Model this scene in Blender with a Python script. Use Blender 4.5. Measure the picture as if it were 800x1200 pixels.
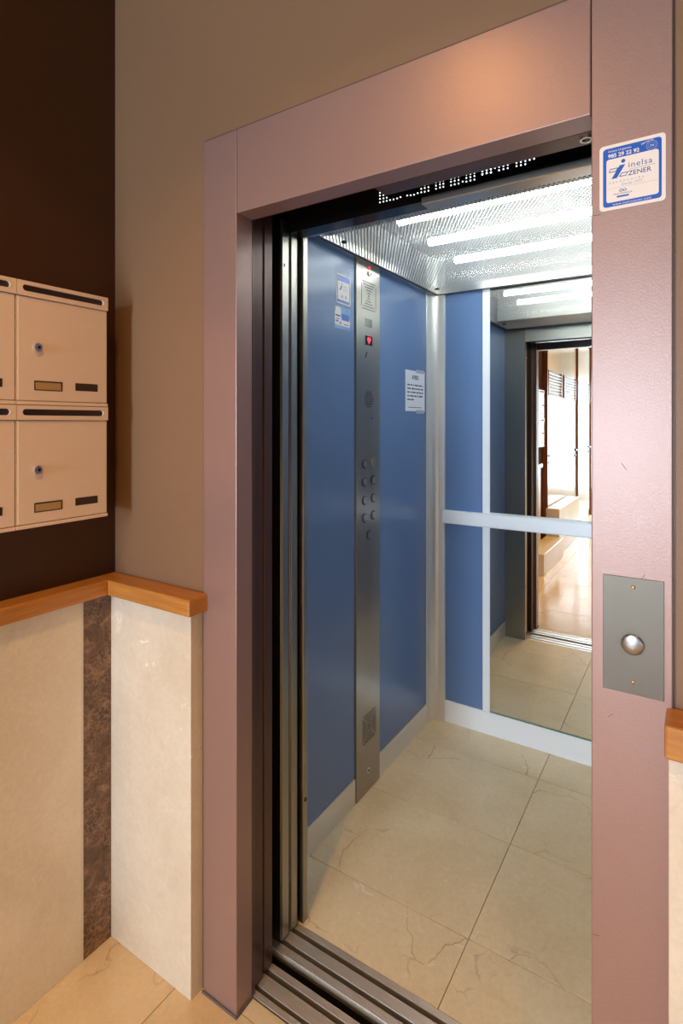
import bpy, bmesh, math, random
from mathutils import Vector, Matrix
import numpy as np
R = math.radians
random.seed(4)
for o in list(bpy.data.objects): bpy.data.objects.remove(o, do_unlink=True)
scene = bpy.context.scene
C = scene.collection

# ------------------------------------------------------------------ camera, world, light, exposure
cam_d = bpy.data.cameras.new('camera'); cam = bpy.data.objects.new('camera', cam_d); C.objects.link(cam)
cam.location = (0, 0, 1.48); cam.rotation_euler = (R(90), 0, R(32.75))
cam_d.sensor_fit = 'VERTICAL'; cam_d.sensor_height = 36; cam_d.sensor_width = 24
cam_d.lens = 644 / 1200 * 36; cam_d.shift_y = -104.8 / 1200; cam_d.clip_start = .02
scene.camera = cam
world = bpy.data.worlds.new('world'); scene.world = world; world.use_nodes = True
world.node_tree.nodes['Background'].inputs[0].default_value = (.80, .88, 1, 1)
world.node_tree.nodes['Background'].inputs[1].default_value = .35
def area_light(name, loc, rot, sx, sy, power, col, shape='RECTANGLE'):
    d = bpy.data.lights.new(name, 'AREA'); d.shape = shape; d.size = sx
    if shape in ('RECTANGLE', 'ELLIPSE'): d.size_y = sy
    d.energy = power; d.color = col
    o = bpy.data.objects.new(name, d); C.objects.link(o); o.location = loc; o.rotation_euler = rot
    return o
# daylight falling through the glazed street door behind the photographer
area_light('entrance_daylight', (-.85, -6.10, 1.30), (R(90), 0, 0), 1.00, 2.10, 400, (.70, .86, 1.0))
DOWNLIGHTS = [(-.62, .10), (-.72, -1.45), (-.72, -3.4), (.70, -.60)]
DOWN_POWER = 10.5
DOWN_COL = (1, .52, .155)
TUBE_STRENGTH = 38
vs = scene.view_settings
vs.view_transform = 'Standard'; vs.look = 'None'; vs.gamma = 1; vs.use_curve_mapping = False
vs.exposure = 0.0
scene.cycles.caustics_reflective = True; scene.cycles.blur_glossy = .6; scene.cycles.caustics_refractive = False
scene.cycles.sample_clamp_indirect = 8
scene.cycles.max_bounces = 10; scene.cycles.glossy_bounces = 6; scene.cycles.diffuse_bounces = 5

# ------------------------------------------------------------------ measures (metres)
XL = -1.455        # painted face of the left wall
XM = -1.414        # stone face on the left wall
YW = 1.014         # painted face of the front wall
YF = 1.007         # face of the steel door frame
YM = .973          # stone face on the front wall
XO, XI, XR, XR2 = -1.073, -.958, -.147, -.0295
ZT, ZT2 = 2.0, 2.209
CX0, CX1, CY0, CY1 = -1.11, -.02, 1.305, 2.573   # cabin inside
ZC = 2.113         # perforated ceiling
LX1, LY0, LZ = 1.45, -6.0, 2.82

# ------------------------------------------------------------------ materials
def srgb(r, g, b):
    f = lambda c: (c/255/12.92) if c/255 <= .04045 else ((c/255+.055)/1.055)**2.4
    return (f(r), f(g), f(b), 1)
class NT:
    def __init__(s, name):
        s.m = bpy.data.materials.new(name); s.m.use_nodes = True; s.t = s.m.node_tree
        s.n = s.t.nodes; s.b = s.n['Principled BSDF']
    def new(s, t, **k):
        n = s.n.new(t)
        for a, v in k.items():
            if a.startswith('i_'): n.inputs[a[2:].replace('_', ' ')].default_value = v
            else: setattr(n, a, v)
        return n
    def link(s, a, b): s.t.links.new(a, b)
    def coords(s, scale=(1,1,1), rnd=False, kind='Object'):
        tc = s.new('ShaderNodeTexCoord'); mp = s.new('ShaderNodeMapping')
        mp.inputs['Scale'].default_value = scale
        s.link(tc.outputs[kind], mp.inputs['Vector'])
        if rnd:
            oi = s.new('ShaderNodeObjectInfo'); cb = s.new('ShaderNodeCombineXYZ'); ml = s.new('ShaderNodeMath', operation='MULTIPLY'); ml.inputs[1].default_value = 37
            s.link(oi.outputs['Random'], ml.inputs[0])
            for k in range(3): s.link(ml.outputs[0], cb.inputs[k])
            s.link(cb.outputs[0], mp.inputs['Location'])
        return mp.outputs[0]
    def noise(s, vec, scale, detail=4, rough=.55, dist=0):
        n = s.new('ShaderNodeTexNoise'); n.inputs['Scale'].default_value = scale; n.inputs['Detail'].default_value = detail
        n.inputs['Roughness'].default_value = rough; n.inputs['Distortion'].default_value = dist
        s.link(vec, n.inputs['Vector']); return n.outputs['Fac']
    def ramp(s, fac, stops):
        r = s.new('ShaderNodeValToRGB'); e = r.color_ramp.elements
        while len(e) < len(stops): e.new(.5)
        for k, (p, c) in enumerate(stops): e[k].position = p; e[k].color = c
        s.link(fac, r.inputs[0]); return r.outputs[0]
    def mix(s, fac, a, b, mode='MIX'):
        m = s.new('ShaderNodeMix', data_type='RGBA', blend_type=mode)
        for sock, v in ((m.inputs[0], fac), (m.inputs[6], a), (m.inputs[7], b)):
            if hasattr(v, 'links') or isinstance(v, bpy.types.NodeSocket): s.link(v, sock)
            else: sock.default_value = v
        return m.outputs[2]
    def bump(s, h, strength=.1, dist=.001):
        b = s.new('ShaderNodeBump'); b.inputs['Strength'].default_value = strength; b.inputs['Distance'].default_value = dist
        s.link(h, b.inputs['Height']); s.link(b.outputs[0], s.b.inputs['Normal'])
    def set(s, **k):
        for a, v in k.items():
            i = s.b.inputs[a.replace('_', ' ')]
            if isinstance(v, bpy.types.NodeSocket): s.link(v, i)
            else: i.default_value = v
        return s
def g(v): return (v, v, v, 1)
def plain(name, col, rough=.5, metal=0, spec=.5, emit=0):
    t = NT(name); t.set(Base_Color=col, Roughness=rough, Metallic=metal)
    t.b.inputs['Specular IOR Level'].default_value = spec
    if emit: t.set(Emission_Color=col, Emission_Strength=emit)
    return t.m
def paint(name, col, rough=.5, grain=350, amount=.12, metal=0, var=.06, bump=.06):
    t = NT(name); v = t.coords()
    n = t.noise(v, grain, 2); big = t.noise(v, 2.2, 3)
    c = t.mix(big, [x*(1-var) for x in col[:3]]+[1], [min(1, x*(1+var)) for x in col[:3]]+[1])
    c = t.mix(n, c, [x*(1-amount) for x in col[:3]]+[1])
    t.set(Base_Color=c, Roughness=rough, Metallic=metal); t.bump(n, bump, .0006); return t.m
def marble(name, c0, c1, vein, white, rough=.22, veins=.5):
    t = NT(name); v = t.coords(rnd=True)
    a = t.noise(v, 3.2, 6, .6, .6); b = t.noise(v, 22, 5, .6)
    col = t.mix(t.ramp(a, [(.32, g(0)), (.68, g(1))]), c0, c1)
    col = t.mix(t.ramp(b, [(.55, g(0)), (.75, g(.55))]), col, c1)
    fine = t.ramp(t.noise(v, 75, 6, .7, .5), [(.35, g(.91)), (.65, g(1.0))]); col = t.mix(1.0, col, fine, 'MULTIPLY')
    w = t.new('ShaderNodeMix', data_type='RGBA', blend_type='LINEAR_LIGHT'); w.inputs[0].default_value = .10
    wn = t.new('ShaderNodeTexNoise'); wn.inputs['Scale'].default_value = 5; wn.inputs['Detail'].default_value = 5
    t.link(v, wn.inputs['Vector']); t.link(v, w.inputs[6]); t.link(wn.outputs['Color'], w.inputs[7])
    vo = t.new('ShaderNodeTexVoronoi', feature='DISTANCE_TO_EDGE'); vo.inputs['Scale'].default_value = 3.6
    t.link(w.outputs[2], vo.inputs['Vector'])
    line = t.ramp(vo.outputs['Distance'], [(0, g(1)), (.012, g(0))])
    gate = t.ramp(t.noise(v, 4.5, 3), [(.50, g(0)), (.66, g(veins))])
    lm = t.mix(1.0, line, gate, 'MULTIPLY')
    col = t.mix(lm, col, vein)
    sp = t.ramp(t.noise(v, 13, 8, .68, 1.2), [(.61, g(0)), (.66, g(.75))])
    sp = t.mix(1.0, sp, t.ramp(t.noise(v, 2.4, 2), [(.5, g(0)), (.62, g(1))]), 'MULTIPLY')
    col = t.mix(sp, col, white)
    t.set(Base_Color=col, Roughness=rough); return t.m
def steel(name, col, rough=.3, along='Z', amount=.25, rv=1):
    t = NT(name); sc = {'Z': (900, 900, 4), 'X': (4, 900, 900), 'Y': (900, 4, 900)}[along]
    n = t.noise(t.coords(sc), 1, 2)
    c = t.mix(n, [x*(1-amount) for x in col[:3]]+[1], col)
    rr = t.new('ShaderNodeMapRange'); rr.inputs['To Min'].default_value = rough-.05*rv; rr.inputs['To Max'].default_value = rough+.08*rv
    t.link(n, rr.inputs['Value'])
    t.set(Base_Color=c, Roughness=rr.outputs[0], Metallic=1); return t.m

M = {}
M['brown'] = paint('dark_brown_paint', srgb(70, 39, 12), .55)
M['taupe'] = paint('taupe_paint', srgb(138, 107, 81), .5)
M['cream'] = paint('cream_ceiling', srgb(190, 168, 136), .7)
M['farwall'] = paint('pale_wall', srgb(205, 190, 165), .6)
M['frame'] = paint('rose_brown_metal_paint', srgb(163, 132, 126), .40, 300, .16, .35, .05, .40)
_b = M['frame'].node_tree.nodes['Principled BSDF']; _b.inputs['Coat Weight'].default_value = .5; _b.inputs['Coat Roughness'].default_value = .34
M['frame_shaded'] = paint('rose_brown_metal_paint_shaded', srgb(92, 68, 60), .30, 700, .12, .35, .05, .05)  # frame paint darkened, putting the shade of jambs and soffit into the colour
M['door_brown'] = paint('brown_door_paint', srgb(86, 60, 52), .30, 700, .12, .35, .05, .05)
M['marble'] = marble('cream_marble', srgb(212, 190, 154), srgb(226, 207, 174), srgb(148, 118, 84), srgb(245, 238, 225), .16, .8)
M['marble_brightened'] = marble('cream_marble_brightened', srgb(230, 211, 170), srgb(242, 226, 190), srgb(160, 132, 98), srgb(250, 244, 232), .16, .8)  # floor marble lightened in colour to make up for weak cabin light
M['slab'] = marble('cream_marble_wall', srgb(220, 209, 191), srgb(234, 225, 210), srgb(190, 166, 134), srgb(252, 248, 240), .32, .16)
M['grout'] = plain('grout', srgb(120, 98, 70), .9)
M['grout_w'] = plain('pale_grout', srgb(215, 205, 190), .9)
def emperador():
    t = NT('dark_brown_marble'); v = t.coords(rnd=True)
    w = t.new('ShaderNodeMix', data_type='RGBA', blend_type='LINEAR_LIGHT'); w.inputs[0].default_value = .03
    wn = t.new('ShaderNodeTexNoise'); wn.inputs['Scale'].default_value = 30; wn.inputs['Detail'].default_value = 6
    t.link(v, wn.inputs['Vector']); t.link(v, w.inputs[6]); t.link(wn.outputs['Color'], w.inputs[7])
    vo = t.new('ShaderNodeTexVoronoi', feature='DISTANCE_TO_EDGE'); vo.inputs['Scale'].default_value = 62
    t.link(w.outputs[2], vo.inputs['Vector'])
    base = t.ramp(t.noise(v, 26, 8, .68, .6), [(.3, srgb(66, 46, 34)), (.52, srgb(104, 76, 56)), (.75, srgb(160, 124, 96))])
    line = t.ramp(vo.outputs['Distance'], [(0, g(.38)), (.10, g(0))])
    line = t.mix(1.0, line, t.ramp(t.noise(v, 12, 3), [(.38, g(0)), (.55, g(1))]), 'MULTIPLY')
    t.set(Base_Color=t.mix(line, base, srgb(196, 160, 128)), Roughness=.22); return t.m
M['emperador'] = emperador()
def wood(name, a, b, along=(2, 40, 40), rough=.35):
    t = NT(name); v = t.coords(along)
    n = t.noise(v, 2.2, 5, .6, .4)
    t.set(Base_Color=t.ramp(n, [(.3, a), (.7, b)]), Roughness=rough); return t.m
M['wood_x'] = wood('honey_oak_x', srgb(168, 108, 46), srgb(194, 136, 68), (3, 60, 60))
M['wood_y'] = wood('honey_oak_y', srgb(168, 108, 46), srgb(194, 136, 68), (60, 3, 60))
M['wood_dark'] = wood('reddish_wood', srgb(110, 62, 32), srgb(142, 84, 46), (60, 60, 3))
M['white_lacq'] = plain('white_lacquer', srgb(236, 232, 224), .18)
M['mailbox'] = paint('mailbox_beige', srgb(240, 220, 207), .42, 500, .05)
M['mail_lip'] = plain('mailbox_slot_lip', srgb(235, 225, 220), .3)
M['slotdark'] = plain('slot_shade_and_dark_marks', srgb(62, 50, 50), .45)  # dark fill for shade inside slots; also for seals, scratches and logo
M['name_paper'] = paint('aged_paper', srgb(196, 160, 110), .6, 300, .3)
M['name_dark'] = plain('dark_name_window', srgb(58, 46, 38), .3)
M['chrome'] = plain('chrome', g(.80), .28, 1)
M['black'] = plain('black', g(.012), .5)
M['blackgloss'] = plain('black_gloss', g(.008), .2)
M['shaft'] = plain('shaft_concrete', g(.03), .9)
M['steel'] = steel('brushed_steel', (.36, .35, .31, 1), .30, 'Z', .12)
M['steel_x'] = steel('brushed_steel_x', (.62, .60, .56, 1), .30, 'X')
M['steel_cop'] = steel('brushed_steel_panel', (.40, .385, .355, 1), .29, 'X', .015, .2)
M['steel_perf'] = plain('perforated_steel', (.60, .62, .60, 1), .42, .55)
M['alu'] = plain('satin_aluminium', (.78, .79, .77, 1), .36, .55)
M['alu_white'] = plain('white_anodised', (.92, .95, .99, 1), .34, .05)
def ribbed():
    t = NT('ribbed_sill_aluminium'); v = t.coords()
    sx = t.new('ShaderNodeSeparateXYZ'); t.link(v, sx.inputs[0])
    m = t.new('ShaderNodeMath', operation='MULTIPLY'); m.inputs[1].default_value = 1900; t.link(sx.outputs[1], m.inputs[0])
    s = t.new('ShaderNodeMath', operation='SINE'); t.link(m.outputs[0], s.inputs[0])
    n = t.noise(t.coords((6, 60, 60)), 3, 4)
    t.set(Base_Color=t.mix(n, (.50, .47, .43, 1), (.74, .70, .65, 1)), Roughness=.42, Metallic=.8); t.bump(s.outputs[0], .5, .0008); return t.m
M['sill'] = ribbed()
def laminate():
    t = NT('blue_laminate'); v = t.coords((1, 1, 1)); n = t.noise(v, 320, 3)
    big = t.noise(v, 1.6, 2)
    c = t.mix(n, srgb(96, 124, 170), srgb(111, 140, 185))
    c = t.mix(big, c, srgb(100, 130, 176))
    t.set(Base_Color=c, Roughness=.24); t.bump(n, .03, .0003); return t.m
M['blue'] = laminate()
def mirror():
    t = NT('mirror'); v = t.coords()
    a = t.ramp(t.noise(v, 9, 8, .7, 1.0), [(.60, g(0)), (.75, g(1))])
    b = t.ramp(t.noise(v, 1.7, 2), [(.60, g(0)), (.72, g(1))])
    f = t.mix(1.0, a, b, 'MULTIPLY')
    t.set(Base_Color=(.88, .91, .89, 1), Metallic=1, Roughness=t.ramp(f, [(0, g(.004)), (1, g(.16))])); return t.m
M['mirror'] = mirror()
M['glass_edge'] = plain('mirror_green_edge', srgb(120, 160, 145), .2)
M['tube'] = plain('fluorescent_tube', (.93, 1, .96, 1), .5, 0, .5, TUBE_STRENGTH)
def diffuser():
    t = NT('added_opal_diffuser'); tl = t.new('ShaderNodeBsdfTranslucent'); tr = t.new('ShaderNodeBsdfTransparent'); mx = t.new('ShaderNodeMixShader')
    tl.inputs[0].default_value = g(.9); mx.inputs[0].default_value = .93
    t.link(tl.outputs[0], mx.inputs[1]); t.link(tr.outputs[0], mx.inputs[2])
    t.link(mx.outputs[0], t.n['Material Output'].inputs['Surface']); return t.m
M['diffuser'] = diffuser()
M['plenum'] = plain('grey_plenum', g(.26), .6)
M['lamp'] = plain('warm_lamp', DOWN_COL+(1,), .5, 0, .5, 12)
M['white_rim'] = plain('white_rim', g(.8), .4)
M['vent_glow'] = plain('glowing_vent_disc', (.86, .95, 1, 1), .5, 0, .5, 1.6)  # emissive discs stand in for light shining through the holes
M['red_led'] = plain('red_led', (1, .02, .05, 1), .4, 0, .5, 2.2)
M['s_white'] = plain('sticker_white', srgb(238, 232, 230), .35)
M['s_blue'] = plain('sticker_blue', srgb(20, 92, 196), .3)
M['s_ink'] = plain('sticker_ink', srgb(44, 84, 160), .4)
M['s_pale'] = plain('sticker_pale_ink', srgb(150, 165, 200), .4)
M['s_light'] = plain('sticker_light_blue', srgb(120, 170, 225), .4)
M['paper'] = plain('notice_paper', srgb(236, 240, 246), .6)
M['ink'] = plain('notice_ink', srgb(70, 78, 110), .6)
M['tape'] = plain('clear_tape', srgb(178, 186, 202), .25)
M['plate'] = steel('call_plate_steel', (.15, .135, .115, 1), .42, 'X', .10)
M['screw'] = plain('brass_screw', srgb(190, 150, 100), .3, 1)
M['button'] = steel('button_steel', (.36, .37, .40, 1), .22, 'Z', .1)
M['cop_button'] = plain('satin_button', g(.42), .3, 1)
M['cop_bezel'] = plain('dark_bezel', g(.10), .4, .6)
M['yellow_ring'] = plain('yellow_ring', srgb(176, 170, 80), .4, .3)
M['greydisp'] = plain('grey_display', srgb(110, 118, 112), .15)
M['seal'] = plain('grey_sealant', srgb(96, 90, 90), .7)
def glass():
    t = NT('entrance_glass'); t.set(Base_Color=g(1), Roughness=0, Alpha=.12); return t.m
M['glass'] = glass()

# ------------------------------------------------------------------ mesh helpers
def bx(bm, x0, x1, y0, y1, z0, z1, bev=0, seg=1):
    r = bmesh.ops.create_cube(bm, size=1); vsx = r['verts']
    for v in vsx: v.co = Vector(((x0+x1)/2+v.co.x*(x1-x0), (y0+y1)/2+v.co.y*(y1-y0), (z0+z1)/2+v.co.z*(z1-z0)))
    if bev:
        es = list({e for v in vsx for e in v.link_edges})
        bmesh.ops.bevel(bm, geom=es, offset=bev, segments=seg, affect='EDGES', profile=.5, clamp_overlap=True)
def cyl(bm, p0, p1, r, seg=20, r2=None):
    p0, p1 = Vector(p0), Vector(p1); d = p1-p0
    m = Matrix.Translation((p0+p1)/2) @ d.to_track_quat('Z', 'Y').to_matrix().to_4x4()
    bmesh.ops.create_cone(bm, cap_ends=True, segments=seg, radius1=r, radius2=r if r2 is None else r2, depth=d.length, matrix=m)
def prism(bm, pts, z0, z1):
    lo = [bm.verts.new((x, y, z0)) for x, y in pts]; hi = [bm.verts.new((x, y, z1)) for x, y in pts]
    n = len(pts); bm.faces.new(hi); bm.faces.new(lo[::-1])
    for k in range(n): bm.faces.new((lo[k], lo[(k+1) % n], hi[(k+1) % n], hi[k]))
def rrect(x0, x1, y0, y1, r, seg=6):
    out = []
    for cx, cy, a0 in ((x1-r, y1-r, 0), (x0+r, y1-r, 90), (x0+r, y0+r, 180), (x1-r, y0+r, 270)):
        for k in range(seg+1):
            a = R(a0+90*k/seg); out.append((cx+r*math.cos(a), cy+r*math.sin(a)))
    return out
def ringprism(bm, outer, inner, z0, z1):
    n = len(outer)
    for za, flip in ((z1, False), (z0, True)):
        a = [bm.verts.new((x, y, za)) for x, y in outer]; b = [bm.verts.new((x, y, za)) for x, y in inner]
        for k in range(n):
            f = (a[k], a[(k+1) % n], b[(k+1) % n], b[k]); bm.faces.new(f[::-1] if flip else f)
        if flip: lo = (a, b)
        else: hi = (a, b)
    for k in range(n):
        bm.faces.new((lo[0][k], lo[0][(k+1) % n], hi[0][(k+1) % n], hi[0][k]))
        bm.faces.new((hi[1][k], hi[1][(k+1) % n], lo[1][(k+1) % n], lo[1][k]))
def obj(name, bm, mat, parent=None, loc=None, smooth=False):
    me = bpy.data.meshes.new(name); bmesh.ops.recalc_face_normals(bm, faces=bm.faces[:]); bm.to_mesh(me); bm.free()
    if smooth:
        for p in me.polygons: p.use_smooth = True
    return link(name, me, mat, parent, loc)
def link(name, me, mat, parent=None, loc=None):
    if mat is not None and not me.materials: me.materials.append(M[mat])
    o = bpy.data.objects.new(name, me); C.objects.link(o)
    if parent is not None: o.parent = parent
    if loc is not None: o.location = loc
    return o
def box(name, mat, x0, x1, y0, y1, z0, z1, parent=None, bev=0, seg=1):
    bm = bmesh.new(); bx(bm, x0, x1, y0, y1, z0, z1, bev, seg); return obj(name, bm, mat, parent)
def boxes(name, mat, lst, parent=None, bev=0):
    bm = bmesh.new()
    for b in lst: bx(bm, *b, bev)
    return obj(name, bm, mat, parent)
def flat(name, mat, pts, z0, z1, parent=None):
    bm = bmesh.new(); prism(bm, pts, z0, z1); return obj(name, bm, mat, parent)
def struct(o): o['kind'] = 'structure'; return o
def tag(o, label, cat, group=None):
    o['label'] = label; o['category'] = cat
    if group: o['group'] = group
    return o
def thing(name, label, cat, loc=(0, 0, 0), rot=(0, 0, 0), group=None):
    o = bpy.data.objects.new(name, None); C.objects.link(o); o.location = loc; o.rotation_euler = rot
    o.empty_display_size = .05
    return tag(o, label, cat, group)
def copy_tree(o, parent=None):
    c = o.copy(); C.objects.link(c); c.parent = parent
    for ch in list(o.children): copy_tree(ch, c)
    return c
def text(parent, s, x, y, size, mat, z, align='LEFT', bold=0, sx=1, space=1, name='lettering', shear=0, rot=0):
    cu = bpy.data.curves.new('t', 'FONT'); cu.body = s; cu.size = size; cu.align_x = align; cu.offset = bold
    cu.space_character = space; cu.shear = shear; cu.resolution_u = 3
    t = bpy.data.objects.new('t', cu); C.objects.link(t)
    dg = bpy.context.evaluated_depsgraph_get(); me = bpy.data.meshes.new_from_object(t.evaluated_get(dg))
    bpy.data.objects.remove(t, do_unlink=True)
    me.name = name; me.materials.clear()
    me.transform(Matrix.Translation((x, y, z)) @ Matrix.Rotation(rot, 4, 'Z') @ Matrix.Diagonal((sx, 1, 1, 1)))
    return link(name, me, mat, parent)
FACE_CAM = (R(90), 0, 0)          # local x right, y up, z towards -Y
FACE_X = (R(90), 0, R(90))        # local x along +Y, y up, z towards +X

# ------------------------------------------------------------------ setting: lobby shell
wl = struct(box('wall_left', 'brown', XL-.12, XL, LY0, YW, 0, LZ))
wf = struct(boxes('wall_front', 'taupe', [(XL-.12, XO+.004, YW, YW+.055, 0, LZ), (XR2-.004, LX1+.1, YW, YW+.055, 0, LZ), (XO+.004, XR2-.004, YW, YW+.055, ZT2-.004, LZ)]))
wr = struct(box('wall_right', 'brown', LX1, LX1+.12, LY0, YW, 0, LZ))
struct(boxes('wall_back', 'farwall', [(XL-.12, -1.39, LY0-.12, LY0, 0, LZ), (-.31, LX1+.12, LY0-.12, LY0, 0, LZ), (-1.39, -.31, LY0-.12, LY0, 2.38, LZ)]))
struct(box('ceiling', 'cream', XL-.12, LX1+.12, LY0-.12, YW+.055, LZ, LZ+.1))
fl = struct(box('floor', 'grout', XL-.12, LX1+.12, LY0-.12, 1.066, -.12, -.011))
# lobby floor tiles
tile_me = {}
def tile(parent, x0, x1, y0, y1, z0=-.012, z1=0, gap=.0009, mat='marble', name='tile'):
    w, d = round(x1-x0-2*gap, 4), round(y1-y0-2*gap, 4); k = (w, d, mat)
    if k not in tile_me:
        bm = bmesh.new(); bx(bm, -w/2, w/2, -d/2, d/2, z0, z1, .0006); me = bpy.data.meshes.new(name)
        bmesh.ops.recalc_face_normals(bm, faces=bm.faces[:]); bm.to_mesh(me); bm.free(); tile_me[k] = me
    return link(name, tile_me[k], mat, parent, ((x0+x1)/2, (y0+y1)/2, 0))
xs = [XL, -1.145, -.545, .055, .655, 1.255, LX1]
ys = [1.066, 1.022] + [1.022-.42*k for k in range(1, 17)] + [LY0]
for a, b in zip(xs, xs[1:]):
    for d, c in zip(ys, ys[1:]): tile(fl, a, b, c, d)
# marble dado on the left wall: dark strip by the corner, then cream slabs
dado_end = -1.06
ZD = .993
def slab(parent, x0, x1, y0, y1, mat='slab', name='slab', z0=0, z1=ZD):
    return box(name, mat, x0, x1, y0, y1, z0, z1, parent, .0012)
s = slab(wl, XL, XM, .8865, YM, 'emperador'); s['label'] = 'dark brown veined marble strip'
box('grout_line', 'grout_w', XL, XM+.0006, .8835, .8868, 0, ZD, wl)
yy = .8833
while yy > dado_end+.01:
    y2 = max(yy-.60, dado_end); slab(wl, XL, XM, y2+.0008, yy, 'slab'); yy = y2
slab(wf, XL, -1.084, YM, YW)                      # front wall, left of the frame
slab(wf, -.034, .55, YM, YW); slab(wf, .551, 1.15, YM, YW); slab(wf, 1.151, LX1, YM, YW)
t1 = struct(box('trim_1', 'wood_y', XL, -1.390, dado_end, .945, ZD, 1.036, None, .004, 2))
t2 = struct(box('trim_2', 'wood_x', XL, -1.059, .945, YW, ZD, 1.036, None, .004, 2))
t3 = struct(box('trim_3', 'wood_x', -.0386, LX1, .945, YW, .980, 1.030, None, .004, 2))
# stone dado on the right wall
yy = YM
while yy > LY0+.01:
    y2 = max(yy-.60, LY0); slab(wr, LX1-.04, LX1, y2+.0008, yy, 'slab'); yy = y2
struct(box('trim_4', 'wood_y', LX1-.065, LX1, LY0, .945, ZD, 1.036, None, .004, 2))
# glazed street door at the back of the lobby
w1 = bpy.data.objects.new('window_1', None); C.objects.link(w1); struct(w1); w1.location = (-.85, LY0-.06, 0)
boxes('window_frame', 'wood_dark', [(-.54, -.49, -.04, .04, 0, 2.38), (.49, .54, -.04, .04, 0, 2.38), (-.49, .49, -.04, .04, 2.30, 2.38), (-.49, .49, -.04, .04, 0, .12)], w1)
box('pane', 'glass', -.49, .49, -.004, .004, .12, 2.30, w1)

# white lacquered meter cupboards farther along the left wall (seen in the mirror)
def cupboard(n, y0, y1, handle, louv):
    d = bpy.data.objects.new('door_%d' % n, None); C.objects.link(d); struct(d); d.location = (XL, y0, 0); d.rotation_euler = FACE_X
    w = y1-y0
    box('door_leaf', 'white_lacq', .004, w-.004, .10, LZ-.16, 0, .030, d, .002)
    box('plinth', 'white_lacq', 0, w, 0, .095, 0, .022, d)
    lx0, lx1 = .10, w-.10
    fr = bmesh.new()
    for b in ((lx0-.018, lx0, 1.79, 2.09), (lx1, lx1+.018, 1.79, 2.09)): bx(fr, b[0], b[1], b[2], b[3], .03, .046)
    v = obj('louver', fr, 'wood_dark', d)
    for k in range(8):
        sl = bmesh.new(); bx(sl, lx0, lx1, -.012, .012, -.003, .003)
        so = obj('slat', sl, 'white_lacq', v, (0, 1.805+k*.036, .040)); so.rotation_euler = (R(-35), 0, 0)
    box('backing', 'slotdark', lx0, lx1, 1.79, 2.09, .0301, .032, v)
    hb = bmesh.new(); bx(hb, handle-.06, handle+.06, 1.09, 1.105, .05, .062, .003); bx(hb, handle-.008, handle+.008, 1.085, 1.11, .03, .055)
    cyl(hb, (handle, 1.02, .03), (handle, 1.02, .045), .018, 16)
    obj('handle', hb, 'cop_bezel', d)
cupboard(1, -2.255, -1.36, .80, 0)
cupboard(2, -3.24, -2.255, .10, 0)
cupboard(3, -4.43, -3.30, .15, 0)
for n, y in ((5, -1.345), (6, -3.27), (7, -4.46)):
    struct(box('trim_%d' % n, 'wood_dark', XL, XL+.055, y-.015, y+.015, 0, LZ-.14, None, .002))
struct(box('trim_8', 'wood_x', XL, XL+.05, -4.475, -1.33, LZ-.14, LZ-.10))
# stepped stone plinth along the left wall
pl = thing('stone_plinth', 'low stepped plinth of pale stone along the left wall, seen in the mirror', 'plinth', (XM, -.373, 0))
box('lower_block', 'slab', .0005, .188, -.934, 0, 0, .205, pl, .003)
box('higher_block', 'slab', .0005, .144, -2.2, -.936, 0, .515, pl, .003)

# recessed ceiling downlights
for k, (x, y) in enumerate(DOWNLIGHTS):
    d = thing('ceiling_downlight', ['round warm ceiling downlight in front of the elevator door', 'round warm ceiling downlight halfway down the hall beside the white cupboards',
              'round warm ceiling downlight deepest in the hall near the street door', 'round warm ceiling downlight beside the right hand wall'][k], 'lamp', (x, y, LZ), (0, 0, 0), 'ceiling downlights of the hall')
    bm = bmesh.new(); n = 24
    ringprism(bm, [(.065*math.cos(2*math.pi*i/n), .065*math.sin(2*math.pi*i/n)) for i in range(n)], [(.048*math.cos(2*math.pi*i/n), .048*math.sin(2*math.pi*i/n)) for i in range(n)], -.010, -.0005)
    obj('rim', bm, 'white_rim', d)
    bm = bmesh.new(); cyl(bm, (0, 0, -.0005), (0, 0, -.004), .047, 24); obj('bulb', bm, 'lamp', d)
    area_light('downlight_beam', (x, y, LZ-.014), (0, 0, 0), .09, .09, DOWN_POWER, DOWN_COL, 'DISK').data.spread = R(120)

# ------------------------------------------------------------------ lift shaft (dark void around the cabin)
struct(boxes('wall_shaft', 'shaft', [(-1.86, -1.78, 1.069, 2.80, -.5, 3.0), (.50, .58, 1.069, 2.80, -.5, 3.0), (-1.86, .58, 2.72, 2.80, -.5, 3.0),
      (-1.86, .58, 1.069, 2.80, 2.95, 3.0), (-1.86, .58, 1.069, 2.80, -.5, -.45), (-1.86, XO-.02, 1.0692, 1.0695, -.5, 3.0), (XR2+.02, .58, 1.0692, 1.0695, -.5, 3.0), (XO-.02, XR2+.02, 1.0692, 1.0695, ZT2+.02, 3.0), (-1.86, .58, 1.0665, 1.0685, -.5, -.07)]))

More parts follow.
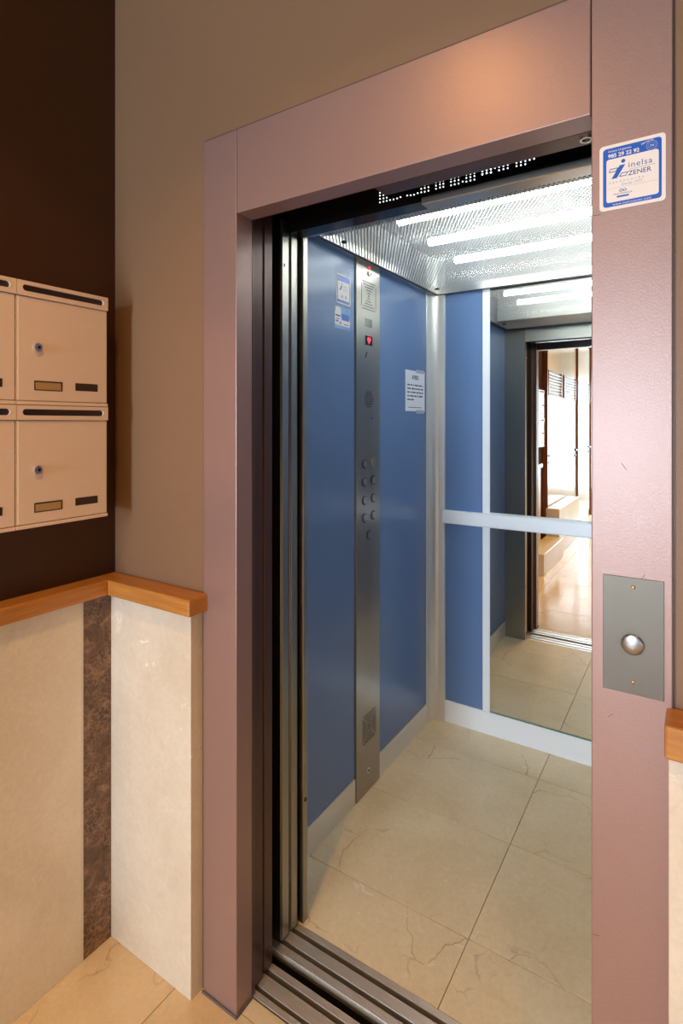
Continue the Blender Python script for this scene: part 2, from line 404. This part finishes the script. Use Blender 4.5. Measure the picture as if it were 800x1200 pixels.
# ------------------------------------------------------------------ steel door frame of the landing
df = thing('elevator_door_frame', 'rose brown painted steel door frame around the elevator opening', 'door frame', (0, 0, 0))
YB = 1.078
def post(x0, x1, inner, nm='post'):
    p = box(nm, 'frame', x0, x1, YF, YW+.05, 0, ZT2, df, .0018, 2); return p
post(XO, XI, XI); pr = post(XR, XR2, XR)
box('header', 'frame', XI+.0012, XR-.0012, YF, YW+.05, ZT, ZT2, df, .0018, 2)
box('jamb', 'frame_shaded', XI-.035, XI-.0005, YW+.0505, YB, 0, ZT+.05, df, .001)
box('jamb', 'frame_shaded', XR+.0005, XR+.035, YW+.0505, YB, 0, ZT+.05, df, .001)
box('soffit', 'frame_shaded', XI+.0012, XR-.0012, YW+.0505, 1.066, ZT, ZT+.06, df, .0008)
sf = box('track_cover', 'frame_shaded', -.60, XR-.0012, 1.067, 1.116, ZT+.001, ZT+.05, df, .0008)
box('edge_seal', 'slotdark', XO-.0035, XO-.0003, YW-.003, YW+.01, 0, ZT2+.003, df); box('edge_seal', 'slotdark', XR2+.0003, XR2+.003, YW-.003, YW+.01, 0, ZT2+.003, df)
box('edge_seal', 'slotdark', XO-.003, XR2+.003, YW-.003, YW+.01, ZT2+.0003, ZT2+.0035, df)
eye = bmesh.new(); n = 20; circ = lambda r: [(r*math.cos(2*math.pi*i/n), r*math.sin(2*math.pi*i/n)) for i in range(n)]
ringprism(eye, circ(.011), circ(.008), -.0035, .002)
eye = obj('keyhole_ring', eye, 'chrome', sf, (-.168, 1.090, ZT+.001))
e2 = bmesh.new(); cyl(e2, (0, 0, -.001), (0, 0, .002), .008, 16); obj('keyhole_plug', e2, 'black', sf, (-.168, 1.090, ZT+.001))

boxes('foot_seal', 'seal', [(XO-.003, XI-.0005, YF-.004, YF-.0003, 0, .007), (XI+.0003, XI+.0035, YF-.004, 1.064, 0, .007)], df)
for x, z, ln, a in ((-.1425, 1.828, .019, -2), (-.098, 1.408, .014, -55), (-.070, 1.232, .010, 60), (-.118, .995, .010, 45), (-.140, .62, .011, 10)):
    sc_ = bmesh.new(); bx(sc_, -ln/2, ln/2, -.0004, .0004, 0, .0003); sc_ = obj('scratch', sc_, 'slotdark', pr, (x, YF-.0001, z)); sc_.rotation_euler = (R(90), R(-a), 0)
# landing sill
def sill(name, label, x0, x1, strips, zlo, lip=None):
    t = thing(name, label, 'door sill', ((x0+x1)/2, strips[0][0], 0)); ox, oy = (x0+x1)/2, strips[0][0]
    box('base', 'black', x0-ox, x1-ox, 0, strips[-1][1]-oy, zlo, -.024, t)
    for a, b in strips: box('strip', 'sill', x0-ox, x1-ox, a-oy, b-oy, -.0235, .0005, t, .0006)
    if lip: box('lip', 'alu', x0-ox, x1-ox, lip[0]-oy, lip[1]-oy, -.012, -.0005, t)
    return t
sill('landing_sill', 'grooved aluminium threshold of the landing, nearest the hall floor', -1.40, XR+.02, [(1.069, 1.0855), (1.096, 1.130), (1.144, 1.163)], -.06)
sill('car_sill', 'grooved aluminium threshold of the elevator cabin beyond the dark gap', -1.40, XR+.02, [(1.198, 1.221), (1.234, 1.265), (1.279, 1.297)], -.06, (1.1955, 1.198))

# landing door leaves (slid open to the left) and car door leaves
def leaf(name, label, mat, x1, y0, y1, cat='elevator door', extra=None):
    t = thing(name, label, cat, (x1-.2, (y0+y1)/2, 0), (0, 0, 0), 'telescopic elevator door leaves slid open'); yc = (y0+y1)/2
    box('leaf_panel', mat, -.205, .2, y0-yc, y1-yc, .006, 2.06, t, .0012)
    box('edge_fold', mat, .2002, .204, y0-yc+.002, y1-yc-.002, .006, 2.06, t, .001)
    if extra: extra(t, yc)
    return t
leaf('landing_door_leaf', 'dark brown landing door leaf beside the frame jamb, slid open', 'door_brown', -.972, 1.081, 1.119)
leaf('landing_door_leaf', 'dark brown landing door leaf next to the black gap, slid open', 'door_brown', -.974, 1.124, 1.161)
def bolt(z, m):
    def f(t, yc):
        b = bmesh.new(); cyl(b, (.204, 0, z), (.207, 0, z), .0055, 14); obj('bolt', b, m, t)
    return f
leaf('car_door_leaf', 'brushed steel cabin door leaf with a round bolt near its top', 'steel', -.990, 1.220, 1.254, extra=bolt(1.93, 'chrome'))
leaf('car_door_leaf', 'brushed steel cabin door leaf nearest the cabin interior', 'steel', -.988, 1.259, 1.292)

# ------------------------------------------------------------------ elevator cabin
cab = thing('elevator_cabin', 'elevator cabin with blue panels, large mirror and marble floor', 'elevator', ((CX0+CX1)/2, CY0, 0))
OX, OY = cab.location.x, cab.location.y
def cb(name, mat, x0, x1, y0, y1, z0, z1, parent=None, bev=0, seg=1):
    o = box(name, mat, x0-OX, x1-OX, y0-OY, y1-OY, z0, z1, parent or cab, bev, seg); return o
ZR = 2.30
cop0, cop1 = 1.823, 2.010
cb('wall_panel', 'blue', CX0-.02, CX0, 1.326, cop0-.003, .102, ZR); cb('wall_panel', 'blue', CX0-.02, CX0, cop1+.001, 2.492, .102, ZR)
cb('baseboard', 'alu', CX0-.02, CX0+.004, 1.326, cop0-.004, 0, .100, None, .001); cb('baseboard', 'alu', CX0-.02, CX0+.004, cop1+.002, 2.492, 0, .100, None, .001)
# right wall mirrors the left
cb('wall_panel', 'blue', CX1, CX1+.02, 1.326, 2.492, .102, ZR); cb('baseboard', 'alu', CX1-.004, CX1+.02, 1.326, 2.492, 0, .100, None, .001)
# rounded corner posts
def corner(sgn):
    bm = bmesh.new(); pts = []
    x = lambda d: (CX0 + d if sgn > 0 else CX1 - d)
    pts.append((x(.002), 2.492)); pts.append((x(.0045), 2.4935))
    cxx, cyy, r = .048, 2.512, .043
    for k in range(9):
        a = R(180-90*k/8); pts.append((x(cxx+r*math.cos(a)-.000), cyy+r*math.sin(a)))
    pts += [(x(.0685), 2.5565), (x(.070), 2.5585), (x(.070), CY1+.018), (x(-.018), CY1+.018), (x(-.018), 2.492)]
    prism(bm, [(a-OX, b-OY) for a, b in pts], 0, ZR); return obj('corner_post', bm, 'alu', cab)
corner(1); corner(-1)
# back wall
mx0, mx1 = -.818, -.312
YBK = CY1
cb('wall_panel', 'blue', CX0+.070, -.853, YBK, YBK+.02, .104, ZR); cb('wall_panel', 'blue', -.277, CX1-.07, YBK, YBK+.02, .104, ZR)
cb('mirror_trim', 'alu_white', -.853, mx0, YBK-.004, YBK+.02, .106, ZR, None, .0015); cb('mirror_trim', 'alu_white', mx1, -.277, YBK-.004, YBK+.02, .106, ZR, None, .0015)
mi = cb('mirror', 'mirror', mx0+.0005, mx1-.0005, YBK-.001, YBK+.015, .112, ZR)
cb('mirror_edge', 'glass_edge', mx0, mx1, YBK-.0025, YBK-.0005, .1065, .1105, mi)
cb('baseboard', 'alu_white', CX0+.069, CX1-.069, YBK-.006, YBK+.02, 0, .106, None, .0012)
# handrail
hr = cb('handrail', 'alu_white', -1.050, CX1-.06, YBK-.034, YBK-.0015, .986, 1.050, None, .006, 3)
cb('end_cap', 'alu', -1.053, -1.0502, YBK-.033, YBK-.002, .988, 1.048, hr, .001)
# front return, door jamb and transom of the cabin
cb('front_return', 'steel', CX0-.02, -.972, 1.302, 1.325, 0, ZR, None, .0015)
cb('front_return', 'steel', XR+.01, CX1+.02, 1.302, 1.325, 0, ZR, None, .0015)
cb('transom', 'steel_x', -.972, XR+.01, 1.300, 1.325, 2.030, ZR, None, .0015)
hb = bmesh.new(); cyl(hb, (-.9722-OX, 1.3135-OY, .362), (-.9705-OX, 1.3135-OY, .362), .006, 14); obj('plug', hb, 'black', cab)
# dark header above the cabin doors with rows of glowing discs for the lit holes, and the steel bar beneath
hdr = thing('cabin_door_header', 'black header over the cabin doorway with rows of small glowing discs for lit holes', 'door header', (OX, OY, 2.024))
dh = box('header_plate', 'blackgloss', -.982-OX, XR+.015-OX, 1.246-OY, 1.298-OY, 0, .276, hdr)
box('header_bar', 'steel_x', -.548-OX, XR+.012-OX, 1.203-OY, 1.2455-OY, -.025, -.008, hdr, .0015); box('bar_hanger', 'black', -.546-OX, XR+.012-OX, 1.236-OY, 1.2458-OY, -.008, .010, hdr)
f_, yaw_ = 644, R(32.75)
def hole_pos(u, v, Y):        # position of a vent hole measured on the header plate
    t = (u-400)/f_; dx, dy, dz = -math.sin(yaw_)+math.cos(yaw_)*t, math.cos(yaw_)+math.sin(yaw_)*t, -(v-495.2)/f_
    s_ = Y/dy; return dx*s_, 1.48+dz*s_
H1 = {80:[245,263,283,305],102:[242,259,280,300],122:[238,255,275,295],143:[232,250,290],165:[228,244,286],187:[222,238,280],208:[216,232,272],230:[228],250:[222,262],272:[216,260],293:[212,257],316:[206,247],338:[200,220,242],360:[197,215,238],383:[190,210,232],430:[180,200,220],455:[174,192,212],476:[168,188,208],524:[157,176,198],547:[150,170,192],571:[144,165,187],597:[175],620:[132,152,175],645:[127,147,168],670:[121,140,162],720:[110,130],747:[102,122],773:[97,118]}
H2 = {27:[428,448],53:[422,442],80:[416,437],105:[410],131:[403,424],158:[397,417],185:[390,411],240:[378,398],267:[372,392],295:[366,386],322:[359],350:[352]}
bm = bmesh.new()
for H, ou, ov in ((H1, 430, 180), (H2, 560, 120)):
    for c, rows in H.items():
        for rv in rows:
            x, z = hole_pos(ou+c/5.333, ov+rv/5.333, 1.2455); cyl(bm, (x-OX, 1.2452-OY, z-2.024), (x-OX, 1.2465-OY, z-2.024), .0019, 8)
vh = obj('vent_glow_discs', bm, 'vent_glow', dh); vh['kind'] = 'stuff'
# cabin floor
cf = cb('floor', 'grout', CX0-.02, CX1+.02, 1.297, CY1+.02, -.05, -.011)
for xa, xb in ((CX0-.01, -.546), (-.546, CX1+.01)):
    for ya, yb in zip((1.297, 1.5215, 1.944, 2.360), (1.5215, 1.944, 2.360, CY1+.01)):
        o = tile(cf, xa, xb, ya, yb, mat='marble_brightened'); o.location.x -= OX; o.location.y -= OY
# ceiling: perforated steel tray hung below the light tubes
cp = bpy.data.meshes.new('ceiling_panel')
px0, px1, py0, py1, pit, hr_ = -1.082, -.048, 1.395, 2.556, .0125, .0045
cx = np.arange(px0+.012, px1-.012, pit); cy = np.arange(py0+.012, py1-.012, pit*.866)
V, F = [], []
ao = [R(30+60*k) for k in range(6)]
for j, y in enumerate(cy):
    for x in cx + (pit/2 if j % 2 else 0):
        b = len(V)
        for a in ao: V.append((x+pit/1.7321*math.cos(a)-OX, y+pit/1.7321*math.sin(a)-OY, ZC))
        for a in ao: V.append((x+hr_*math.cos(a)-OX, y+hr_*math.sin(a)-OY, ZC))
        for k in range(6): F.append((b+k, b+6+k, b+6+(k+1) % 6, b+(k+1) % 6))
cp.from_pydata(V, [], F); cp.update()
cpo = link('ceiling_panel', cp, 'steel_perf', cab); cpo['label'] = 'perforated steel ceiling panel'
rim = bmesh.new()
for b in ((px0, px0+.013, py0, py1), (px1-.013, px1, py0, py1), (px0+.013, px1-.013, py0, py0+.013), (px0+.013, px1-.013, py1-.013, py1)):
    bx(rim, b[0]-OX, b[1]-OX, b[2]-OY, b[3]-OY, ZC-.0015, ZC+.001)
obj('tray_flange', rim, 'cop_bezel', cpo); rim = bmesh.new()
for b in ((px0, px0+.002, py0, py1), (px1-.002, px1, py0, py1), (px0, px1, py0, py0+.002), (px0, px1, py1-.002, py1)):
    bx(rim, b[0]-OX, b[1]-OX, b[2]-OY, b[3]-OY, ZC-.001, ZC+.038)
obj('tray_rim', rim, 'steel_x', cpo)
for x, y in ((-1.030, 1.619), (-1.024, 2.425), (-.10, 1.619), (-.10, 2.425)):
    b = bmesh.new(); cyl(b, (x-OX, y-OY, ZC-.006), (x-OX, y-OY, ZC), .010, 16); obj('fixing_cap', b, 'black', cpo)
cb('added_diffuser_sheet', 'diffuser', px0+.004, px1-.004, 1.60, py1-.004, ZC+.022, ZC+.024, cpo)  # unseen sheet added to give the tubes a soft halo
cb('added_light_baffle', 'plenum', px0+.004, px1-.004, 1.59, 1.60, ZC+.022, 2.295, cpo)  # unseen blocker added to keep tube light off the panel's front
lin = cb('plenum_lining', 'plenum', CX0+.0005, CX0+.003, 1.327, CY1-.005, 2.152, 2.299, cpo); cb('plenum_lining', 'plenum', CX1-.003, CX1-.0005, 1.327, CY1-.005, 2.152, 2.299, cpo); cb('plenum_lining', 'plenum', CX0+.004, CX1-.004, CY1-.0075, CY1-.005, 2.152, 2.299, cpo)
cr = cb('roof', 'plenum', CX0-.02, CX1+.02, 1.302, CY1+.02, ZR, ZR+.02)
for y in (1.78, 2.05, 2.34):
    b = bmesh.new(); cyl(b, (-.90-OX, y-OY, 2.205), (-.06-OX, y-OY, 2.205), .015, 14); obj('light_tube', b, 'tube', cr)

# control panel, local x along +Y, y up, z into the cabin
cop = bpy.data.objects.new('control_panel', None); C.objects.link(cop); cop.parent = cab
cop.location = (CX0-OX, cop0-OY, 0); cop.rotation_euler = FACE_X; cop['label'] = 'full height brushed steel control panel'
bpy.data.objects.remove(cop, do_unlink=True)
W = cop1-cop0
cop = flat('control_panel', 'steel_cop', rrect(0, W, .002, 2.25, .0015, 2), -.015, .006, cab)
cop.location = (CX0-OX, cop0-OY, 0); cop.rotation_euler = FACE_X; cop['label'] = 'full height brushed steel control panel'
box('side_fold', 'steel', -.0035, -.0005, .002, 2.25, -.015, .004, cop)
ZP = .0061
def at(Yw): return Yw-cop0
def slots(name, x0, x1, y0, y1, n, full):
    cxm, cym = (x0+x1)/2, (y0+y1)/2; bm = bmesh.new()
    for k in range(n):
        f = 1-k/n; hw, hh = (x1-x0)/2*f, (y1-y0)/2*f
        for s_ in (-1, 1):
            bx(bm, cxm-hw*.93, cxm+hw*.93, cym+s_*hh-.0016, cym+s_*hh+.0016, ZP, ZP+.0004)
            if full or k == 0: bx(bm, cxm+s_*hw-.0012, cxm+s_*hw+.0012, cym-hh*(.9 if full else .85), cym+hh*(.9 if full else .85), ZP, ZP+.0004)
    bx(bm, cxm-.004, cxm+.004, cym-.003, cym+.003, ZP, ZP+.0004)
    return obj(name, bm, 'black', cop)
slots('speaker_slots', at(1.862), at(1.976), 1.934, 2.042, 5, False)
slots('vent_slots', at(1.872), at(1.975), .203, .312, 6, True)
# small grey display, red arrow display
box('grey_display', 'greydisp', at(1.890), at(1.944), 1.863, 1.896, ZP-.001, ZP+.0006, cop)
box('red_display', 'blackgloss', at(1.892), at(1.947), 1.790, 1.828, ZP-.001, ZP+.0008, cop)
cxm = at(1.9195)
flat('red_arrow', 'red_led', [(cxm-.006, 1.824), (cxm-.002, 1.819), (cxm+.002, 1.819), (cxm+.006, 1.824), (cxm+.012, 1.819), (cxm+.012, 1.811), (cxm, 1.797), (cxm-.012, 1.811), (cxm-.012, 1.819)], ZP+.0009, ZP+.0014, cop)
flat('logo_slash', 'slotdark', [(at(1.888), 1.738), (at(1.896), 1.738), (at(1.908), 1.762), (at(1.900), 1.762)], ZP, ZP+.0003, cop)
b = bmesh.new(); cyl(b, (at(1.922), 2.079, ZP), (at(1.922), 2.079, ZP+.006), .010, 16); obj('top_knob', b, 'chrome', cop)
b = bmesh.new(); cyl(b, (at(1.924), 2.077, ZP+.006), (at(1.924), 2.077, ZP+.0065), .006, 12); obj('top_knob_hole', b, 'black', cop)
b = bmesh.new(); cyl(b, (at(1.920), 2.102, ZP), (at(1.920), 2.102, ZP+.003), .006, 12); obj('alarm_lamp', b, 'red_led', cop)
# round loudspeaker slots
b = bmesh.new()
for k in range(-4, 5):
    yy = k*.0075; hw = math.sqrt(max(.0, .036**2-yy*yy)); bx(b, at(1.920)-hw, at(1.920)+hw, 1.573+yy-.0012, 1.573+yy+.0012, ZP, ZP+.0004)
obj('intercom_slots', b, 'black', cop)
b = bmesh.new(); cyl(b, (at(1.944), 1.498, ZP), (at(1.944), 1.498, ZP+.0005), .004, 10); obj('microphone_hole', b, 'black', cop)
def cop_button(y, z, ring=False):
    b = bmesh.new(); n = 20
    ringprism(b, [(.0185*math.cos(2*math.pi*i/n), .0185*math.sin(2*math.pi*i/n)) for i in range(n)], [(.0155*math.cos(2*math.pi*i/n), .0155*math.sin(2*math.pi*i/n)) for i in range(n)], 0, .0025)
    o = obj('button_bezel', b, 'yellow_ring' if ring else 'cop_bezel', cop, (at(y), z, ZP))
    b = bmesh.new(); bmesh.ops.create_cone(b, cap_ends=True, segments=20, radius1=.0155, radius2=.0140, depth=.006, matrix=Matrix.Translation((0, 0, .002)))
    obj('button', b, 'cop_button', cop, (at(y), z, ZP))
for k, z in enumerate((1.315, 1.2435, 1.171, 1.101)):
    cop_button(1.885, z); cop_button(1.955, z+.002, k == 0)
cop_button(1.920, 1.028)
b = bmesh.new(); cyl(b, (at(1.916), .083, ZP), (at(1.916), .083, ZP+.003), .011, 16); obj('key_lock', b, 'chrome', cop)
b = bmesh.new(); cyl(b, (at(1.916), .083, ZP+.003), (at(1.916), .083, ZP+.0034), .006, 12); obj('key_hole', b, 'black', cop)

# ------------------------------------------------------------------ notices and stickers
def mm(pts): return [(x/1000, y/1000) for x, y in pts]
def company_sticker(parent, w, h):
    """big round-cornered sticker, drawn in millimetres on a w x h field"""
    T = .00025
    flat('white_sheet', 's_white', mm(rrect(0, w, 0, h, 6)), 0, T, parent)
    flat('blue_field', 's_blue', mm(rrect(5.5, w-5.5, 5.5, h-5.5, 5)), T, 2*T, parent)
    flat('white_field', 's_white', mm(rrect(10.5, w-9.5, 12.5, h-24, 4)), 2*T, 3*T, parent)
    z2, z3 = 2.6*T, 3.5*T
    text(parent, 'Avisos Urgentes', .013, (h-12.5)/1000, .0052, 's_white', z2, sx=1.0)
    text(parent, '985 29 22 92', .013, (h-21.5)/1000, .0086, 's_white', z2, bold=.00022, sx=1.0)
    b = bmesh.new(); n = 24; cx0, cy0 = w-19, h-16.5
    for ra, rb in ((8, 7.2), (5.6, 5.0)):
        ringprism(b, mm([(cx0+ra*math.cos(2*math.pi*i/n), cy0+ra*math.sin(2*math.pi*i/n)) for i in range(n)]), mm([(cx0+rb*math.cos(2*math.pi*i/n), cy0+rb*math.sin(2*math.pi*i/n)) for i in range(n)]), 3.1*T, 3.6*T)
    obj('emblem_ring', b, 's_pale', parent)
    text(parent, '24', cx0/1000, (cy0-2)/1000, .0056, 's_white', z3, 'CENTER')
    text(parent, 'servicio', (cx0-15)/1000, (cy0+4)/1000, .0058, 's_white', z3, rot=R(14))
    # slanted letter mark: dot, bar and two outlined wings
    b = bmesh.new(); prism(b, mm([(35.5+3.1*math.cos(2*math.pi*i/18), 77+3.1*math.sin(2*math.pi*i/18)) for i in range(18)]), 3*T, 3.6*T)
    prism(b, mm([(18, 51), (26, 51), (38.5, 71), (30.5, 71)]), 3*T, 3.6*T); obj('mark', b, 's_blue', parent)
    b = bmesh.new()
    for q, qi in (([(14, 62), (25, 62), (29, 68), (16, 68)], [(15.4, 63.2), (24.6, 63.2), (26.8, 66.8), (16.6, 66.8)]), ([(29, 52), (40, 52), (43, 58), (33, 58)], [(31.2, 53.2), (39.4, 53.2), (41.4, 56.8), (33.6, 56.8)])):
        ringprism(b, mm(q), mm(qi), 3*T, 3.6*T)
    obj('mark_wing', b, 's_ink', parent)
    text(parent, 'inelsa', .0425, .0640, .0135, 's_ink', z3, sx=1.02, space=1.12)
    box('rule', 's_ink', .0445, .0815, .0610, .0614, 3*T, 3.5*T, parent)
    text(parent, 'ZENER', .0425, .0512, .0105, 's_ink', z3, bold=.00012, space=1.02, sx=1.03)
    text(parent, 'ascensores', .0145, .0432, .0062, 's_pale', z3, space=1.75, sx=1.05)
    text(parent, 'Desde 1977', .033, .0372, .0056, 's_pale', z3, sx=1.1)
    box('rule', 's_pale', .012, .0845, .0348, .0351, 3*T, 3.5*T, parent)
    b = bmesh.new()
    for cx_ in (32.4, 37.6):
        ringprism(b, mm([(cx_+2.9*math.cos(2*math.pi*i/n), 29.5+2.3*math.sin(2*math.pi*i/n)) for i in range(n)]), mm([(cx_+1.9*math.cos(2*math.pi*i/n), 29.5+1.3*math.sin(2*math.pi*i/n)) for i in range(n)]), 3*T, 3.6*T)
    obj('infinity_mark', b, 's_ink', parent)
    text(parent, 'MULTIMARCA', .035, .0230, .0042, 's_ink', z3, 'CENTER', sx=1.05)
    flat('pill', 's_blue', mm(rrect(26, 44, 18.6, 21.4, 1.3, 4)), 3*T, 3.6*T, parent)
    text(parent, 'www.inelsazener.com', w/2000, .0070, .0052, 's_white', z2, 'CENTER', sx=1.05, space=1.15)
sg = thing('company_sticker', 'blue and white maintenance company sticker on the right door post', 'sticker', (-.1345, YF-.0003, 1.8315), FACE_CAM)
company_sticker(sg, 95.5, 108)
# small version inside the cabin
s1 = thing('cabin_sticker', 'small white sticker with blue border beside the control panel, upper of two', 'sticker', (CX0+.0003, 1.690, 1.923), FACE_X)
T = .0003
flat('white_sheet', 's_white', mm(rrect(0, 98, 0, 110, 6)), 0, T, s1)
flat('blue_field', 's_blue', mm(rrect(5, 93, 5, 105, 4)), T, 2*T, s1)
flat('white_field', 's_white', mm(rrect(9, 89, 14, 84, 4)), 2*T, 3*T, s1)
text(s1, '985 29 22 92', .012, .089, .010, 's_pale', 2.6*T)
b = bmesh.new(); prism(b, mm([(20, 50), (29, 50), (40, 68), (32, 68)]), 3*T, 3.5*T); prism(b, mm([(38+3.4*math.cos(2*math.pi*i/14), 74+3.4*math.sin(2*math.pi*i/14)) for i in range(14)]), 3*T, 3.5*T); obj('mark', b, 's_ink', s1)
text(s1, 'inelsa', .044, .063, .013, 's_pale', 3.3*T); text(s1, 'ZENER', .044, .051, .010, 's_pale', 3.3*T)
b = bmesh.new()
for c_ in (38, 64): prism(b, mm([(c_+6*math.cos(2*math.pi*i/14), 28+6*math.sin(2*math.pi*i/14)) for i in range(14)]), 3*T, 3.5*T)
obj('round_emblems', b, 's_pale', s1)
s2 = thing('cabin_sticker', 'small pale blue printed sticker beside the control panel, lower of two', 'sticker', (CX0+.0003, 1.679, 1.829), FACE_X)
flat('pale_sheet', 's_light', mm(rrect(0, 106, 0, 82, 1.5, 2)), 0, T, s2)
flat('white_field', 's_white', mm([(0, 12), (106, 12), (106, 40), (42, 40), (42, 66), (38, 80), (8, 80), (4, 62), (0, 60)]), T, 2*T, s2)
flat('blue_field', 's_blue', mm(rrect(46, 98, 34, 58, 2, 2)), 2*T, 3*T, s2)
b = bmesh.new()
for q in ((4, 38, 44, 50), (6, 24, 24, 30), (34, 42, 16, 26), (60, 96, 18, 21), (80, 84, 66, 76), (8, 30, 34, 37)): bx(b, q[0]/1000, q[1]/1000, q[2]/1000, q[3]/1000, 3*T, 3.5*T)
obj('print', b, 's_ink', s2)['kind'] = 'stuff'
# notice on white paper
nt = thing('paper_notice', 'white paper notice taped to the blue wall near the cabin corner', 'notice', (CX0+.0004, 2.262, 1.533), FACE_X)
box('sheet', 'paper', 0, .212, 0, .190, 0, .0004, nt)
text(nt, 'AVISO', .106, .150, .026, 'ink', .0006, 'CENTER', bold=.0012)
random.seed(9); b = bmesh.new()
for r_, (yy, xe) in enumerate(((.119, .192), (.102, .192), (.085, .192), (.068, .192), (.051, .09))):
    x = .020
    while x < xe-.008:
        wd = min(random.uniform(.012, .045), xe-x); bx(b, x, x+wd, yy, yy+.0062, .0005, .0007); x += wd+random.uniform(.005, .009)
bx(b, .03, .172, .0165, .0195, .0005, .0007)
obj('text_lines', b, 'ink', nt)
box('tape', 'tape', .115, .205, .182, .198, .0004, .0008, nt); box('tape', 'tape', .115, .205, -.010, .006, .0004, .0008, nt)

# ------------------------------------------------------------------ call station on the right post
cs = thing('call_station', 'flush steel call button plate on the right door post', 'call button', (-.129, YF-.0003, 1.039), FACE_CAM)
box('plate', 'plate', 0, .088, 0, .189, 0, .0016, cs, .0005)
for y in (.020, .174):
    b = bmesh.new(); bmesh.ops.create_uvsphere(b, u_segments=12, v_segments=6, radius=.0032)
    for v in b.verts: v.co.z *= .5
    obj('screw', b, 'screw', cs, (.0445, y, .0016))
n = 32
b = bmesh.new(); ringprism(b, [(.0185*math.cos(2*math.pi*i/n), .0185*math.sin(2*math.pi*i/n)) for i in range(n)], [(.0168*math.cos(2*math.pi*i/n), .0168*math.sin(2*math.pi*i/n)) for i in range(n)], .0012, .0022)
obj('button_ring', b, 'cop_bezel', cs, (.0437, .081, 0))
b = bmesh.new(); bmesh.ops.create_uvsphere(b, u_segments=32, v_segments=12, radius=.0166)
for v in b.verts: v.co.z = max(v.co.z, 0)*.18
cb_ = obj('button', b, 'button', cs, (.0437, .081, .0017), True)

# ------------------------------------------------------------------ mailboxes
MW, MH, MD = .2449, .3025, .085
def make_mailbox(name):
    t = thing(name, '', 'mailbox', (XL, 0, 0), FACE_X, 'beige mailboxes in two rows')
    w, h = MW-.0015, MH-.0015
    box('body', 'mailbox', 0, w, .002, h-.001, .0005, MD-.012, t, .001)
    # hood with its letter slot
    b = bmesh.new(); hz0 = h-.036
    o_ = rrect(0, w, hz0, h, .0008, 6); i_ = rrect(.011, w-.011, hz0+.009, h-.007, .0096, 6)
    ringprism(b, o_, i_, MD-.0115, MD+.004); hd = obj('slot_hood', b, 'mailbox', t)
    b = bmesh.new(); ringprism(b, rrect(.011, w-.011, hz0+.009, h-.007, .0096, 6), rrect(.0135, w-.0135, hz0+.0112, h-.0092, .0076, 6), MD-.002, MD+.0045); obj('slot_lip', b, 'mailbox', hd)
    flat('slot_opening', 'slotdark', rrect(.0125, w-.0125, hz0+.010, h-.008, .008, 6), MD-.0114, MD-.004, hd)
    # door
    d = box('door', 'mailbox', .0035, w-.001, .010, hz0-.0015, MD-.0115, MD, t, .0015)
    box('hinge_strip', 'mail_lip', .0002, .0032, .010, hz0-.0015, MD-.0115, MD-.001, t, .0005)
    box('bottom_lip', 'mailbox', 0, w, 0, .0085, MD-.0115, MD+.003, t, .001)
    k = bmesh.new(); cyl(k, (.050, .142, MD), (.050, .142, MD+.008), .0115, 20, .0100); k = obj('lock', k, 'chrome', d)
    kk = bmesh.new(); cyl(kk, (.0515, .142, MD+.008), (.0515, .142, MD+.0086), .0042, 14); obj('key_hole', kk, 'black', k)
    n_ = flat('name_window', 'name_dark', rrect(.043, .115, .036, .060, .001, 2), MD, MD+.0006, d)
    box('name_paper', 'name_paper', .046, .111, .0385, .0565, MD+.0006, MD+.0009, n_)
    flat('blank_window', 'name_dark', rrect(.150, .214, .040, .060, .001, 2), MD, MD+.0006, d)
    return t
YM1 = .9317
proto = make_mailbox('mailbox')
first = True
for c in range(8):
    for r in range(2):
        o = proto if first else copy_tree(proto); first = False
        o.location = (XL, YM1-MW*(c+1), 1.8255-MH*(r+1)+.0008)
        row = 'upper' if r == 0 else 'lower'
        if c == 0: o['label'] = 'beige metal mailbox nearest the wall corner, %s row' % row
        elif c == 1: o['label'] = 'beige mailbox cut by the left photo edge, %s row, second from the corner' % row
        else: o['label'] = 'beige metal mailbox %s from the wall corner, %s row' % (('', '', 'third', 'fourth', 'fifth', 'sixth', 'seventh', 'eighth')[c], row)
